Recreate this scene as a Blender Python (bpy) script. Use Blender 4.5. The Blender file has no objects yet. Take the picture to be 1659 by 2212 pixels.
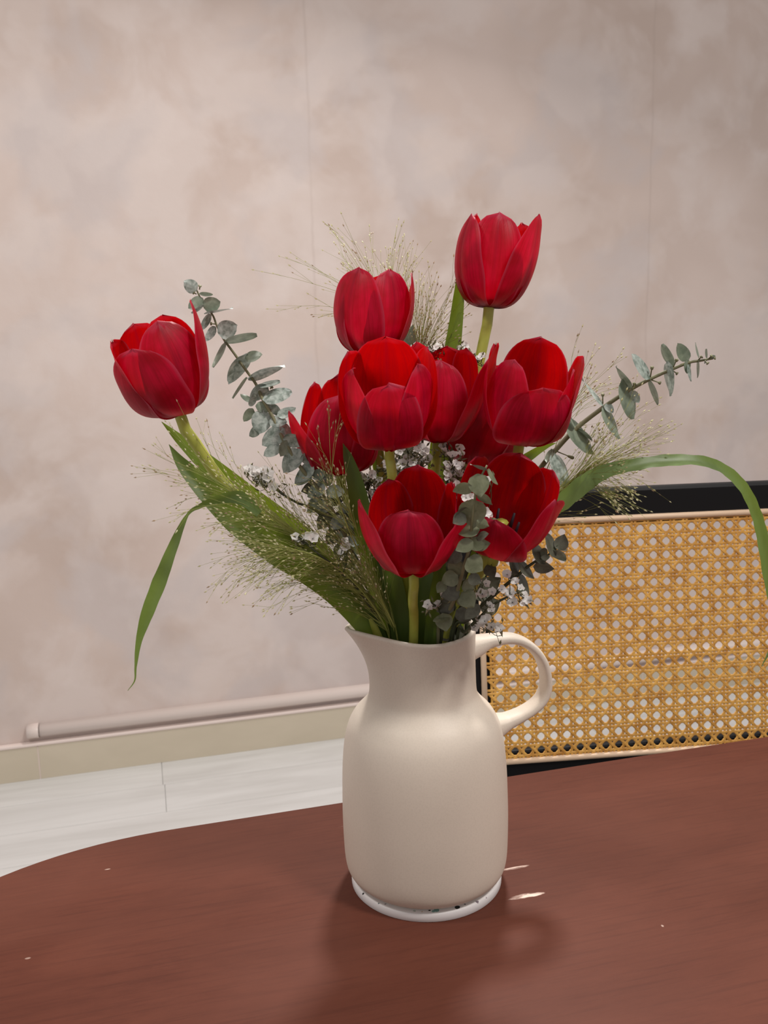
import bpy, bmesh, math, random
from mathutils import Vector, Matrix, noise

# ------------------------------------------------------------------ camera
IW, IH, FPX = 1659.0, 2212.0, 1985.0
PITCH, ROLL, YAW = math.radians(10.5), math.radians(-1.5), math.radians(14.5)
TZ = 0.73                                   # table top height
CAM = Vector((0, 0, TZ + 0.40))
_F = Vector((math.cos(PITCH)*math.sin(YAW), math.cos(PITCH)*math.cos(YAW), -math.sin(PITCH)))
_R0 = Vector((math.cos(YAW), -math.sin(YAW), 0)); _U0 = _R0.cross(_F)
_R = _R0*math.cos(ROLL) + _U0*math.sin(ROLL); _U = _U0*math.cos(ROLL) - _R0*math.sin(ROLL)
cd = bpy.data.cameras.new('camera'); cam = bpy.data.objects.new('camera', cd)
bpy.context.scene.collection.objects.link(cam); bpy.context.scene.camera = cam
cd.sensor_fit = 'HORIZONTAL'; cd.sensor_width = 36; cd.lens = FPX*36/IW; cd.clip_start = .02
cd.dof.use_dof = True; cd.dof.focus_distance = 0.68; cd.dof.aperture_fstop = 26
m = Matrix((( _R.x, _U.x, -_F.x, CAM.x), (_R.y, _U.y, -_F.y, CAM.y), (_R.z, _U.z, -_F.z, CAM.z), (0, 0, 0, 1)))
cam.matrix_world = m

# ------------------------------------------------------------------ world and lights
sc = bpy.context.scene
sc.view_settings.view_transform = 'Standard'; sc.view_settings.look = 'None'
sc.view_settings.exposure = 0.0; sc.view_settings.gamma = 1.0; sc.view_settings.use_curve_mapping = False
w = bpy.data.worlds.new('room_light'); sc.world = w; w.use_nodes = True
w.node_tree.nodes['Background'].inputs[0].default_value = (1.0, .955, .93, 1)
w.node_tree.nodes['Background'].inputs[1].default_value = 0.44
def area(name, loc, target, size, power, col=(1, .95, .9)):
    l = bpy.data.lights.new(name, 'AREA'); l.shape = 'DISK'; l.size = size; l.energy = power; l.color = col
    o = bpy.data.objects.new(name, l); sc.collection.objects.link(o); o.location = loc
    o.rotation_euler = (Vector(target) - Vector(loc)).to_track_quat('-Z', 'Y').to_euler()
    return o
area('ceiling_lamp_beyond', (.66, 1.62, 2.60), (.10, -.4, 0), .26, 37, (1, .96, .92))
area('ceiling_lamp_near', (.95, -.35, 2.60), (.4, .5, 0), .32, 25, (1, .96, .92))
area('ceiling_lamp_side', (-1.0, .6, 2.60), (-.6, 1.0, 0), .30, 15, (1, .96, .92))

# ------------------------------------------------------------------ geometry helpers
def ray(px, py): return _F + _R*((px-IW/2)/FPX) - _U*((py-IH/2)/FPX)
def on_z(px, py, z):
    d = ray(px, py); return CAM + d*((z-CAM.z)/d.z)
def on_y(px, py, y):
    d = ray(px, py); return CAM + d*((y-CAM.y)/d.y)
JUG = on_z(921, 1893, TZ)
FWD = Vector((math.sin(YAW), math.cos(YAW), 0)); RGT = _R0.copy()
def at(px, py, d=0.0):                       # point d metres beyond the plane through the jug's axis
    r = ray(px, py); return CAM + r*(((JUG-CAM).dot(FWD)+d)/r.dot(FWD))
PXM = 0.665/FPX                              # metres per pixel near the bouquet
COL = sc.collection
def link(name, bm, mat=None, parent=None, smooth=True):
    me = bpy.data.meshes.new(name); bm.to_mesh(me); bm.free()
    o = bpy.data.objects.new(name, me); COL.objects.link(o)
    if mat: me.materials.append(mat)
    if smooth: me.polygons.foreach_set('use_smooth', [True]*len(me.polygons))
    if parent: o.parent = parent
    return o
def tag(o, label=None, cat=None, group=None, kind=None):
    if label: o['label'] = label
    if cat: o['category'] = cat
    if group: o['group'] = group
    if kind: o['kind'] = kind
    return o
def empty(name, loc, label, cat, group=None):
    o = bpy.data.objects.new(name, None); COL.objects.link(o); o.location = loc; o.empty_display_size = .01
    return tag(o, label, cat, group)
def child(name, bm, mat, root, smooth=True):  # mesh given in world coordinates
    o = link(name, bm, mat, root, smooth)
    o.matrix_parent_inverse = Matrix.Translation(-_wl(root))
    return o
def _wl(o):
    v = Vector((0, 0, 0))
    while o: v += o.location; o = o.parent
    return v
def box(bm, a, b, M=None, bev=0):
    vs = [bm.verts.new(((a, b)[i].__getitem__(0), (a, b)[j][1], (a, b)[k][2])) for i in (0, 1) for j in (0, 1) for k in (0, 1)]
    fs = [bm.faces.new([vs[q] for q in f]) for f in ((0, 1, 3, 2), (4, 6, 7, 5), (0, 4, 5, 1), (2, 3, 7, 6), (0, 2, 6, 4), (1, 5, 7, 3))]
    if bev:
        es = {e for f in fs for e in f.edges}
        r = bmesh.ops.bevel(bm, geom=list(es), offset=bev, segments=2, affect='EDGES', profile=.5)
        if M: bmesh.ops.transform(bm, matrix=M, verts=list({v for f in r['faces'] for v in f.verts} | {v for v in vs if v.is_valid}))
    elif M: bmesh.ops.transform(bm, matrix=M, verts=vs)
def catmull(pts, n=6):
    P = [pts[0]*2-pts[1]] + list(pts) + [pts[-1]*2-pts[-2]]; out = []
    for i in range(1, len(P)-2):
        a, b, c, d = P[i-1:i+3]
        for k in range(n):
            t = k/n
            out.append(((b*2) + (c-a)*t + (a*2-b*5+c*4-d)*t*t + (b*3-a-c*3+d)*t**3)*.5)
    out.append(P[-2].copy()); return out
def lerp_list(vals, n):                      # same sampling as catmull, linear
    out = []
    for i in range(len(vals)-1):
        for k in range(n): out.append(vals[i] + (vals[i+1]-vals[i])*k/n)
    out.append(vals[-1]); return out
def frames(path):
    T = []
    for i in range(len(path)):
        a = path[max(0, i-1)]; b = path[min(len(path)-1, i+1)]; t = (b-a)
        T.append(t.normalized() if t.length > 1e-9 else Vector((0, 0, 1)))
    ref = Vector((0.3, 1, 0.1)); N = []
    n = (ref - T[0]*ref.dot(T[0])).normalized()
    for t in T:
        n = (n - t*n.dot(t)); n = n.normalized() if n.length > 1e-6 else t.orthogonal().normalized()
        N.append(n)
    return T, N
def tube(bm, path, rad, seg=8, cap=True):
    if not hasattr(rad, '__len__'): rad = [rad]*len(path)
    T, N = frames(path); rings = []
    for p, t, n, r in zip(path, T, N, rad):
        b = t.cross(n)
        rings.append([bm.verts.new(p + (n*math.cos(a)+b*math.sin(a))*r) for a in [2*math.pi*k/seg for k in range(seg)]])
    for A, B in zip(rings, rings[1:]):
        for k in range(seg): bm.faces.new((A[k], A[(k+1) % seg], B[(k+1) % seg], B[k]))
    if cap and seg > 2: bm.faces.new(rings[0][::-1]); bm.faces.new(rings[-1])
def spindle(bm, p, d, L, r, seg=4):
    d = d.normalized(); n = d.orthogonal().normalized(); b = d.cross(n)
    a = bm.verts.new(p); e = bm.verts.new(p+d*L)
    R_ = [bm.verts.new(p+d*L*.42+(n*math.cos(q)+b*math.sin(q))*r) for q in [2*math.pi*k/seg for k in range(seg)]]
    for k in range(seg):
        bm.faces.new((a, R_[(k+1) % seg], R_[k])); bm.faces.new((e, R_[k], R_[(k+1) % seg]))

# ------------------------------------------------------------------ materials
def mat(name, col=(.8, .8, .8), rough=.5, **kw):
    M = bpy.data.materials.new(name); M.use_nodes = True
    b = M.node_tree.nodes['Principled BSDF']
    b.inputs['Base Color'].default_value = (*col, 1); b.inputs['Roughness'].default_value = rough
    for k, v in kw.items(): b.inputs[k.replace('_', ' ')].default_value = v
    return M
class NT:
    def __init__(s, M): s.t = M.node_tree; s.b = s.t.nodes['Principled BSDF']
    def n(s, typ, **kw):
        o = s.t.nodes.new(typ)
        for k, v in kw.items():
            if k.startswith('i_'):
                key = k[2:]; key = int(key) if key.isdigit() else key.replace('_', ' ')
                o.inputs[key].default_value = v
            else: setattr(o, k, v)
        return o
    def l(s, a, b): s.t.links.new(a, b)
    def math(s, op, a, b=None, clamp=False):
        o = s.t.nodes.new('ShaderNodeMath'); o.operation = op; o.use_clamp = clamp
        for i, x in enumerate((a, b)):
            if x is None: continue
            if isinstance(x, (int, float)): o.inputs[i].default_value = x
            else: s.l(x, o.inputs[i])
        return o.outputs[0]
    def mix(s, fac, a, b, blend='MIX'):
        o = s.t.nodes.new('ShaderNodeMix'); o.data_type = 'RGBA'; o.blend_type = blend
        for i, x in ((0, fac), (6, a), (7, b)):
            if isinstance(x, (int, float)): o.inputs[i].default_value = x
            elif isinstance(x, tuple): o.inputs[i].default_value = (*x, 1)
            else: s.l(x, o.inputs[i])
        return o.outputs[2]
    def ramp(s, x, stops):
        o = s.t.nodes.new('ShaderNodeValToRGB'); e = o.color_ramp.elements
        while len(e) < len(stops): e.new(.5)
        for k, (p, c) in zip(e, stops):
            k.position = p; k.color = (c, c, c, 1) if isinstance(c, (int, float)) else (*c, 1)
        s.l(x, o.inputs[0]); return o.outputs[0]
    def noise(s, vec, scale, detail=4, rough=.5, dist=0, sx=(1, 1, 1), off=(0, 0, 0)):
        mp = s.n('ShaderNodeMapping'); mp.inputs['Scale'].default_value = sx; mp.inputs['Location'].default_value = off
        s.l(vec, mp.inputs[0]); o = s.n('ShaderNodeTexNoise')
        o.inputs['Scale'].default_value = scale; o.inputs['Detail'].default_value = detail
        o.inputs['Roughness'].default_value = rough; o.inputs['Distortion'].default_value = dist
        s.l(mp.outputs[0], o.inputs['Vector']); return o.outputs['Fac']
    def obj(s): return s.n('ShaderNodeTexCoord').outputs['Object']
    def bump(s, h, strength=.2, dist=.001):
        o = s.n('ShaderNodeBump'); o.inputs['Strength'].default_value = strength; o.inputs['Distance'].default_value = dist
        s.l(h, o.inputs['Height']); s.l(o.outputs[0], s.b.inputs['Normal'])

# plaster
WALL_Y = on_z(400, 1635, 0).y
Mwall = mat('limewash_plaster', rough=.75); t = NT(Mwall); oc = t.obj()
n1 = t.noise(oc, 1.9, 3, .5, .25, off=(3.1, 0, 1.4)); n2 = t.noise(oc, 4.2, 4, .55, .35, off=(1, 0, 7)); n3 = t.noise(oc, 2.9, 4, .55, .3, off=(8, 0, 2))
c = t.mix(t.ramp(n1, [(.36, 0.), (.64, 1.)]), (.535, .425, .372), (.650, .535, .485))
c = t.mix(t.math('MULTIPLY', t.ramp(n2, [(.46, 0.), (.60, 1.)]), .65), c, (.680, .588, .552))
c = t.mix(t.math('MULTIPLY', t.ramp(n3, [(.50, 0.), (.60, 1.)]), .65), c, (.565, .495, .480))
ss = t.noise(oc, 5.5, 3, .5, .3, off=(2, 0, 4))
c = t.mix(t.math('MULTIPLY', t.ramp(ss, [(.52, 0.), (.62, 1.)]), .32), c, (.715, .620, .582))
sep = t.n('ShaderNodeSeparateXYZ'); t.l(oc, sep.inputs[0]); X, Z = sep.outputs[0], sep.outputs[2]
wob = t.math('MULTIPLY', t.math('SUBTRACT', t.noise(oc, 3, 4, .6, sx=(0, 0, 1)), .5), .035)
for px, s_ in ((668, 1), (1408, 1)):
    x0 = on_y(px, 300, WALL_Y).x
    d = t.math('ABSOLUTE', t.math('SUBTRACT', t.math('ADD', X, wob), x0))
    k = t.math('MULTIPLY', t.ramp(t.math('MULTIPLY', d, 100), [(.0, 1.), (.55, 0.)]), t.math('MULTIPLY', t.noise(oc, 3, 2, sx=(1, 1, 1.5)), .42))
    k = t.math('MULTIPLY', k, t.ramp(Z, [(.42, 0.), (.9, 1.)]))
    c = t.mix(k, c, (.42, .33, .29))
t.l(c, t.b.inputs['Base Color'])
t.bump(t.math('ADD', t.noise(oc, 60, 4, .6), t.math('MULTIPLY', n2, 3)), .25, .002)
Mtrim = mat('painted_trunking', (.74, .63, .58), .30)
Mtile = mat('beige_skirting_tile', rough=.42); t = NT(Mtile); oc = t.obj()
t.l(t.mix(t.noise(oc, 14, 4, .6, .6, sx=(.35, 1, 1)), (.53, .46, .35), (.64, .56, .44)), t.b.inputs['Base Color'])
Mgrout = mat('pale_pink_grout', (.78, .66, .61), .7)
Mfloor = []
for i in range(4):
    M_ = mat('pale_wood_plank', rough=.38); t = NT(M_); oc = t.obj()
    a = t.noise(oc, 9, 5, .65, .6, sx=(.16, 1.6, 1), off=(i*5.3, i*2.1, 0)); b_ = t.noise(oc, 60, 4, .6, sx=(.05, 1, 1))
    c = t.mix(t.ramp(a, [(.35, 0.), (.62, 1.)]), (.58, .57, .555), (.69+.01*i, .685+.01*i, .675+.01*i))
    t.l(t.mix(t.math('MULTIPLY', b_, .15), c, (.52, .50, .48)), t.b.inputs['Base Color']); Mfloor.append(M_)
Mseam = mat('floor_joint', (.62, .61, .59), .8)
# table wood
Mwood = mat('mahogany_stain', rough=.50, Specular_IOR_Level=.12); t = NT(Mwood); oc = t.obj()
g1 = t.noise(oc, 20, 7, .75, .4, sx=(.30, 1, 1)); g2 = t.noise(oc, 300, 3, .6, .2, sx=(.045, 1, 1)); g3 = t.noise(oc, 6, 3, .5, .4, sx=(.6, 1, 1))
c = t.mix(t.ramp(g1, [(.3, 0.), (.7, 1.)]), (.080, .0225, .0135), (.116, .034, .020))
c = t.mix(t.math('MULTIPLY', t.ramp(g2, [(.50, 0.), (.68, 1.)]), .30), c, (.045, .013, .009))
c = t.mix(t.math('MULTIPLY', t.ramp(g3, [(.40, 0.), (.65, 1.)]), .30), c, (.165, .060, .040))
sep = t.n('ShaderNodeSeparateXYZ'); t.l(oc, sep.inputs[0]); X, Y = sep.outputs[0], sep.outputs[1]
sn = t.noise(oc, 130, 4, .7, 1.0, sx=(.25, 1, 1)); sm = t.noise(oc, 420, 3, .7, .5, sx=(.18, 1, 1))
for px, py, a, b_, s_ in ((1137, 1935, .0150, .0026, 1.), (1112, 1875, .0125, .0017, .75), (232, 1878, .0025, .0008, .5), (1431, 2000, .0009, .0013, .9), (745, 1784, .007, .0005, .35), (60, 2070, .002, .001, .3)):
    q = on_z(px, py, TZ)
    dx = t.math('DIVIDE', t.math('SUBTRACT', X, q.x), a); dy = t.math('DIVIDE', t.math('SUBTRACT', Y, q.y), b_)
    r_ = t.math('ADD', t.math('MULTIPLY', dx, dx), t.math('MULTIPLY', dy, dy))
    r_ = t.math('ADD', r_, t.math('MULTIPLY', t.math('SUBTRACT', sn, .5), 2.4))
    k = t.math('MULTIPLY', t.ramp(r_, [(.35, 1.), (1.0, 0.)]), t.ramp(sm, [(.40, .25), (.56, 1.)]))
    c = t.mix(t.math('MULTIPLY', k, s_), c, (.86, .66, .56))
t.l(c, t.b.inputs['Base Color']); t.bump(g2, .15, .0004)
Mblack = mat('black_lacquer', (.004, .0035, .004), .5, Specular_IOR_Level=.2)
Mbind = mat('pale_cane_binding', (.72, .52, .36), .5)
Mcane = mat('woven_cane', rough=.5); t = NT(Mcane); oc = t.obj()
t.l(t.mix(t.ramp(t.noise(oc, 90, 4, .6), [(.35, 0.), (.68, 1.)]), (.46, .205, .032), (.76, .42, .095)), t.b.inputs['Base Color'])
Mjug = mat('matte_cream_ceramic', rough=.50, Specular_IOR_Level=.4); t = NT(Mjug); oc = t.obj()
c = t.mix(t.noise(oc, 16, 3, .5), (.700, .606, .505), (.735, .642, .542))
c = t.mix(t.math('MULTIPLY', t.ramp(t.noise(oc, 900, 2, .5), [(.45, 0.), (.65, 1.)]), .10), c, (.42, .35, .29))
for px, py, a, b_ in ((964, 1710, .0016, .0009), (973, 1705, .0008, .0004)):
    q = at(px, py, -.062); vd = t.n('ShaderNodeVectorMath', operation='DISTANCE'); vd.inputs[1].default_value = q
    geo = t.n('ShaderNodeNewGeometry'); t.l(geo.outputs['Position'], vd.inputs[0])
    wv = t.noise(geo.outputs['Position'], 900, 3, .6, 2.)
    k = t.math('MULTIPLY', t.ramp(t.math('MULTIPLY', vd.outputs['Value'], 100), [(a*80, 1.), (a*140, 0.)]), t.ramp(wv, [(.5, 0.), (.6, .7)]))
    c = t.mix(k, c, (.30, .28, .25))
t.l(c, t.b.inputs['Base Color']); t.bump(t.noise(oc, 700, 2), .06, .0003)
# terrazzo coaster
Mter = mat('white_terrazzo', rough=.55); t = NT(Mter); oc = t.obj()
vo = t.n('ShaderNodeTexVoronoi'); vo.inputs['Scale'].default_value = 105; t.l(oc, vo.inputs['Vector'])
wn = t.n('ShaderNodeSeparateColor'); t.l(vo.outputs['Color'], wn.inputs[0])
k = t.math('MULTIPLY', t.math('GREATER_THAN', wn.outputs[0], .72), t.math('LESS_THAN', t.math('ADD', vo.outputs['Distance'], t.math('MULTIPLY', t.noise(oc, 300, 2), .35)), .52))
cc = t.ramp(wn.outputs[1], [(0, (.02, .03, .03)), (.4, (.05, .07, .07)), (.45, (.22, .38, .36)), (.75, (.35, .30, .28)), (1, (.50, .38, .28))])
c = t.mix(t.math('MULTIPLY', k, .0), (.80, .77, .76), cc)
pos = t.n('ShaderNodeNewGeometry').outputs['Position']; jn = t.math('MULTIPLY', t.math('SUBTRACT', t.noise(pos, 500, 3, .6), .5), .0022)
for px, py, r_, cl in ((988, 1958, .0020, (.012, .016, .016)), (992, 1968, .0007, (.25, .2, .22)), (943, 1964, .0021, (.20, .36, .33)), (937, 1966, .0015, (.22, .38, .35)), (928, 1965, .0009, (.015, .015, .015)), (1004, 1951, .0009, (.02, .02, .02)), (1030, 1946, .0013, (.20, .16, .18)), (785, 1928, .0009, (.02, .02, .02)),
        (818, 1949, .0006, (.16, .2, .19)), (833, 1951, .0007, (.05, .05, .05)), (895, 1966, .0010, (.42, .48, .42)), (806, 1940, .0006, (.1, .12, .1)), (912, 1968, .0008, (.62, .48, .36)), (1052, 1936, .0006, (.35, .28, .3)), (970, 1962, .0006, (.3, .36, .33)), (1043, 1938, .0005, (.3, .26, .28))):
    vd = t.n('ShaderNodeVectorMath', operation='DISTANCE'); vd.inputs[1].default_value = on_z(px, py+3.5, TZ+.0060); t.l(pos, vd.inputs[0])
    c = t.mix(t.math('LESS_THAN', t.math('ADD', vd.outputs['Value'], jn), r_), c, cl)
t.l(c, t.b.inputs['Base Color'])

def leafy(name, c1, c2, rough=.4, trans=.35, tcol=None, scale=80, stretch=(1, 1, 1)):
    M = mat(name, c1, rough); t = NT(M); oc = t.obj()
    c = t.mix(t.ramp(t.noise(oc, scale, 4, .6, .4, sx=stretch), [(.35, 0.), (.66, 1.)]), c1, c2)
    t.l(c, t.b.inputs['Base Color'])
    tr = t.n('ShaderNodeBsdfTranslucent'); ms = t.n('ShaderNodeMixShader'); ms.inputs[0].default_value = trans
    if tcol: tr.inputs[0].default_value = (*tcol, 1)
    else: t.l(c, tr.inputs[0])
    t.l(t.b.outputs[0], ms.inputs[1]); t.l(tr.outputs[0], ms.inputs[2])
    t.l(ms.outputs[0], t.t.nodes['Material Output'].inputs[0]); return M
# petals: UV.x across, UV.y base to tip
Mpetal = mat('red_tulip_petal', rough=.42, Specular_IOR_Level=.20); t = NT(Mpetal)
uv = t.n('ShaderNodeTexCoord').outputs['UV']; sep = t.n('ShaderNodeSeparateXYZ'); t.l(uv, sep.inputs[0]); U_, V_ = sep.outputs[0], sep.outputs[1]
geo = t.n('ShaderNodeNewGeometry'); st = t.noise(uv, 22, 4, .6, .3, sx=(1, .09, 1)); sp = t.noise(t.obj(), 55, 3, .5, .3)
outer = t.mix(t.ramp(sp, [(.35, 0.), (.65, 1.)]), (.34, .001, .014), (.56, .003, .040))
inner = t.mix(t.ramp(sp, [(.35, 0.), (.65, 1.)]), (.40, .0008, .002), (.54, .0015, .003))
c = t.mix(geo.outputs['Backfacing'], outer, inner)
c = t.mix(t.math('MULTIPLY', t.ramp(st, [(.42, 0.), (.66, 1.)]), .55), c, (.20, .001, .008))
ud = t.math('ABSOLUTE', t.math('SUBTRACT', U_, .5))
rib = t.math('MULTIPLY', t.ramp(t.math('ADD', ud, t.math('MULTIPLY', t.math('SUBTRACT', st, .5), .05)), [(.0, 1.), (.055, 0.)]), t.ramp(V_, [(.15, .2), (.75, .75)]))
c = t.mix(t.math('MULTIPLY', rib, .75), c, (.16, .002, .018))
edge = t.math('MAXIMUM', t.ramp(ud, [(.455, 0.), (.492, .62)]), t.math('MULTIPLY', t.ramp(V_, [(.93, 0.), (1., .8)]), t.ramp(sp, [(.35, .2), (.6, 1.)])))
c = t.mix(edge, c, (.52, .07, .13))
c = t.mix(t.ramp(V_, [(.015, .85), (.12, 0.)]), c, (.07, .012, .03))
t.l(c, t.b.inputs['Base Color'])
tr = t.n('ShaderNodeBsdfTranslucent'); t.l(t.mix(.5, c, (.95, .002, .002)), tr.inputs[0])
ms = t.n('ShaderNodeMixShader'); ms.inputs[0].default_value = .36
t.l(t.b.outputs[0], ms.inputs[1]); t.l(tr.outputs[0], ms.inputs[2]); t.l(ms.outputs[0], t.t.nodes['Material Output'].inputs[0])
t.bump(st, .35, .0006)
Mstem = leafy('tulip_stem_green', (.38, .40, .06), (.54, .54, .10), .4, .12, scale=40)
Mtleaf = leafy('tulip_leaf_green', (.050, .095, .020), (.095, .155, .035), .36, .35, (.25, .33, .02), 60, (1, 1, .12))
Mblade = leafy('grass_blade_green', (.10, .16, .045), (.17, .25, .085), .42, .30, (.24, .34, .05), 90, (.4, 1, .3))
Meuc = leafy('blue_green_eucalyptus', (.14, .185, .150), (.50, .56, .51), .36, .12, scale=230)
Meuc2 = leafy('grey_green_eucalyptus', (.15, .19, .135), (.29, .335, .25), .38, .18, scale=140)
Meuc4 = leafy('olive_eucalyptus', (.150, .168, .092), (.25, .268, .165), .40, .20, scale=150)
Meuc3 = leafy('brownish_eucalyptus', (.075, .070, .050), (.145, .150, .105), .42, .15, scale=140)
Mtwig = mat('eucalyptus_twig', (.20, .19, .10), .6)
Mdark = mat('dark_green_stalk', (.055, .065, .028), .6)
Mhair = leafy('panicle_hair', (.33, .36, .08), (.45, .47, .14), .5, .2, scale=30)
Mseed = leafy('panicle_seed', (.66, .64, .34), (.82, .78, .52), .5, .25, scale=60)
Mseed2 = leafy('brown_panicle_seed', (.36, .25, .14), (.56, .42, .26), .5, .2, scale=60)
Mwhite = leafy('papery_white_petal', (.90, .87, .83), (.96, .95, .93), .6, .3, scale=300)
Mcalyx = leafy('green_calyx', (.15, .16, .07), (.30, .28, .17), .6, .1, scale=300)
Mstamen = mat('dark_stamen', (.02, .012, .02), .6)

# ------------------------------------------------------------------ room
wall = bmesh.new(); box(wall, (-2.2, WALL_Y, 0), (3.6, WALL_Y+.12, 2.75))
tag(link('wall_back', wall, Mwall, None, False), 'pinkish beige limewashed plaster wall behind the table', kind='structure')
fl = bmesh.new(); box(fl, (-2.2, -1.2, -.05), (3.6, WALL_Y, -.0035))
floor = tag(link('floor', fl, Mseam, None, False), 'pale whitewashed wood plank floor below the wall', kind='structure')
rnd = random.Random(4)
PW = .150; row = 0; y1 = WALL_Y - .002
jx = on_z(352, 1700, 0).x
while y1 > .2:
    y0 = y1 - PW; L = 1.22
    off = jx + (.005 if row % 2 else 0) + (0 if row < 2 else .5+.1*(row%2))
    x = off - 2*L
    while x < 3.6:
        a, b = max(x, -2.2), min(x+L, 3.6)
        if b - a > .05 and (y0 > 1.0):
            bm = bmesh.new(); box(bm, (a+.0009, y0+.0004, -.0035), (b-.0009, y1-.0004, 0))
            link('plank', bm, Mfloor[rnd.randrange(4)], floor, False)
        x += L
    y1 = y0; row += 1
bm = bmesh.new(); box(bm, (-2.2, -1.2, -.0035), (3.6, y1 if y1 > 1 else 1.0, 0)); 
link('floor_board_field', bm, Mfloor[1], floor, False)
# skirting: tiles with a grout ledge
bb = bmesh.new(); box(bb, (-2.2, WALL_Y-.0150, .0), (3.6, WALL_Y-.0005, .092))
base = tag(link('baseboard_back', bb, Mgrout, None, False), 'beige tile skirting along the foot of the plaster wall', kind='structure')
tj = on_y(84, 1640, WALL_Y-.014).x; TL = .90
for k in range(-3, 5):
    a, b = tj + k*TL, tj + (k+1)*TL
    a, b = max(a, -2.2), min(b, 3.6)
    if b-a < .05: continue
    bm = bmesh.new(); box(bm, (a+.0016, WALL_Y-.0165, 0), (b-.0016, WALL_Y-.0150, .094), bev=.0005)
    child('tile', bm, Mtile, base, False)
# pink plaster bead on top of the tiles
bm = bmesh.new(); box(bm, (-2.2, WALL_Y-.0195, .094), (3.6, WALL_Y-.0005, .1035), bev=.003)
child('ledge', bm, Mgrout, base, False)
# rounded trunking above
x0 = on_y(58, 1590, WALL_Y-.02).x
bm = bmesh.new(); N = 14; prof = []
for k in range(N+1):
    a = -math.pi/2 + math.pi*k/N
    prof.append((-.026*max(0, math.cos(a))**.7, .1335 + .0175*math.sin(a)))
for seg in ((x0, x0+.030), (x0+.032, 3.6)):
    sc_ = 1.0 if seg[0] > x0+.001 else 1.07
    R1 = [bm.verts.new((seg[0], WALL_Y+y*sc_, .1335+(z-.1335)*sc_)) for y, z in prof]; R2 = [bm.verts.new((seg[1], WALL_Y+y*sc_, .1335+(z-.1335)*sc_)) for y, z in prof]
    for k in range(N): bm.faces.new((R1[k], R2[k], R2[k+1], R1[k+1]))
    bm.faces.new(R1)
tag(link('trim_1', bm, Mtrim, None), 'rounded plaster-coloured trunking running along the wall above the skirting', kind='structure')

# ------------------------------------------------------------------ table
TE = .7385                                   # far edge
def table_outline():
    pts = []; xl, xr, yn = -.232, 1.45, -.25; ye = TE
    # far left rounded corner from the photograph, superellipse
    Rc = .24
    for k in range(25):
        a = math.pi/2*k/24
        cx, cy = xl+Rc, ye-.205
        e = 2/2.15
        pts.append((cx - Rc*abs(math.cos(a))**e, cy + .205*abs(math.sin(a))**e))
    for k in range(1, 8): x = xl+Rc+.1+k*.17; pts.append((x, ye+.0035*math.sin(math.pi*min(1, (x-.0)/1.2)) if x < 1.2 else ye))
    for (cx, cy, a0) in ((xr-.2, ye-.2, 90), (xr-.2, yn+.2, 0), (xl+.2, yn+.2, -90)):
        for k in range(13):
            a = math.radians(a0 - 90*k/12); pts.append((cx+.2*math.cos(a), cy+.2*math.sin(a)))
    return pts
table = empty('table', (.6, .25, 0), 'reddish-brown mahogany wood table with a rounded corner and pale scratches', 'table')
bm = bmesh.new(); o = table_outline(); n = len(o)
tp = [bm.verts.new((x, y, TZ)) for x, y in o]
cx, cy = sum(p[0] for p in o)/n, sum(p[1] for p in o)/n
def off(p, d):
    v = Vector((p[0]-cx, p[1]-cy)); v.normalize(); return (p[0]+v.x*d, p[1]+v.y*d)
rings = [tp]
for d, z in ((.0012, -.0006), (.0022, -.002), (.0025, -.004), (.0025, -.018), (-.004, -.024)):
    rings.append([bm.verts.new((*off(p, d), TZ+z)) for p in o])
bm.faces.new(tp[::-1])
for A, B in zip(rings, rings[1:]):
    for k in range(n): bm.faces.new((A[k], A[(k+1) % n], B[(k+1) % n], B[k]))
bm.faces.new(rings[-1]); bmesh.ops.recalc_face_normals(bm, faces=bm.faces)
ob = child('table_top', bm, Mwood, table, False)
for (x, y) in ((.02, .56), (1.25, .56), (.02, -.08), (1.25, -.08)):
    bm = bmesh.new(); tube(bm, [Vector((x, y, 0)), Vector((x, y, .35)), Vector((x, y, TZ-.024))], [.014, .020, .026], 20)
    child('leg', bm, Mwood, table)

# ------------------------------------------------------------------ chair with cane back
a_ = math.radians(9.0)
cu = Vector((math.cos(a_), -math.sin(a_), 0)); cn = Vector((math.sin(a_), math.cos(a_), 0))
lean = math.radians(7); cv = Vector((0, 0, 1))*math.cos(lean) + cn*math.sin(lean); cw = cu.cross(cv)*-1   # cw points away from the camera
BL = CAM + ray(1051, 1648)*1.10                     # lower left corner of the cane binding
def CP(u, v, w_=0): return BL + cu*u + cv*v + cw*w_
CM = Matrix(((cu.x, cw.x, cv.x, BL.x), (cu.y, cw.y, cv.y, BL.y), (cu.z, cw.z, cv.z, BL.z), (0, 0, 0, 1)))   # local x=u y=w z=v
A = .0160; AV = .0163                                          # weave pitch
NC, NR = 26, 17
mu, mb = .0085, .0125
PWD, PHT = NC*A+.022, .2865
print('cane top', PWD, PHT, NR*A)
chair = empty('dining_chair', Vector((BL.x+cu.x*.2+cn.x*-.2, BL.y+cu.y*.2-cn.y*.2, 0)), 'black framed dining chair with a woven natural cane back, behind the table', 'chair')
def cbox(name, a, b, mt, bev=.003):
    bm = bmesh.new(); box(bm, a, b, CM, bev); return child(name, bm, mt, chair, False)
FW = .022
cbox('top_rail', (-FW, .0005, PHT-.0100), (PWD+FW, .024, PHT+.037), Mblack, .005)
cbox('bottom_rail', (-FW, .0005, -.030), (PWD+FW, .017, .0125), Mblack)
cbox('left_stile', (-FW, .001, -.03), (.0125, .020, PHT+.02), Mblack)
cbox('right_stile', (PWD-.0125, .001, -.03), (PWD+FW, .020, PHT+.02), Mblack)
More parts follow.
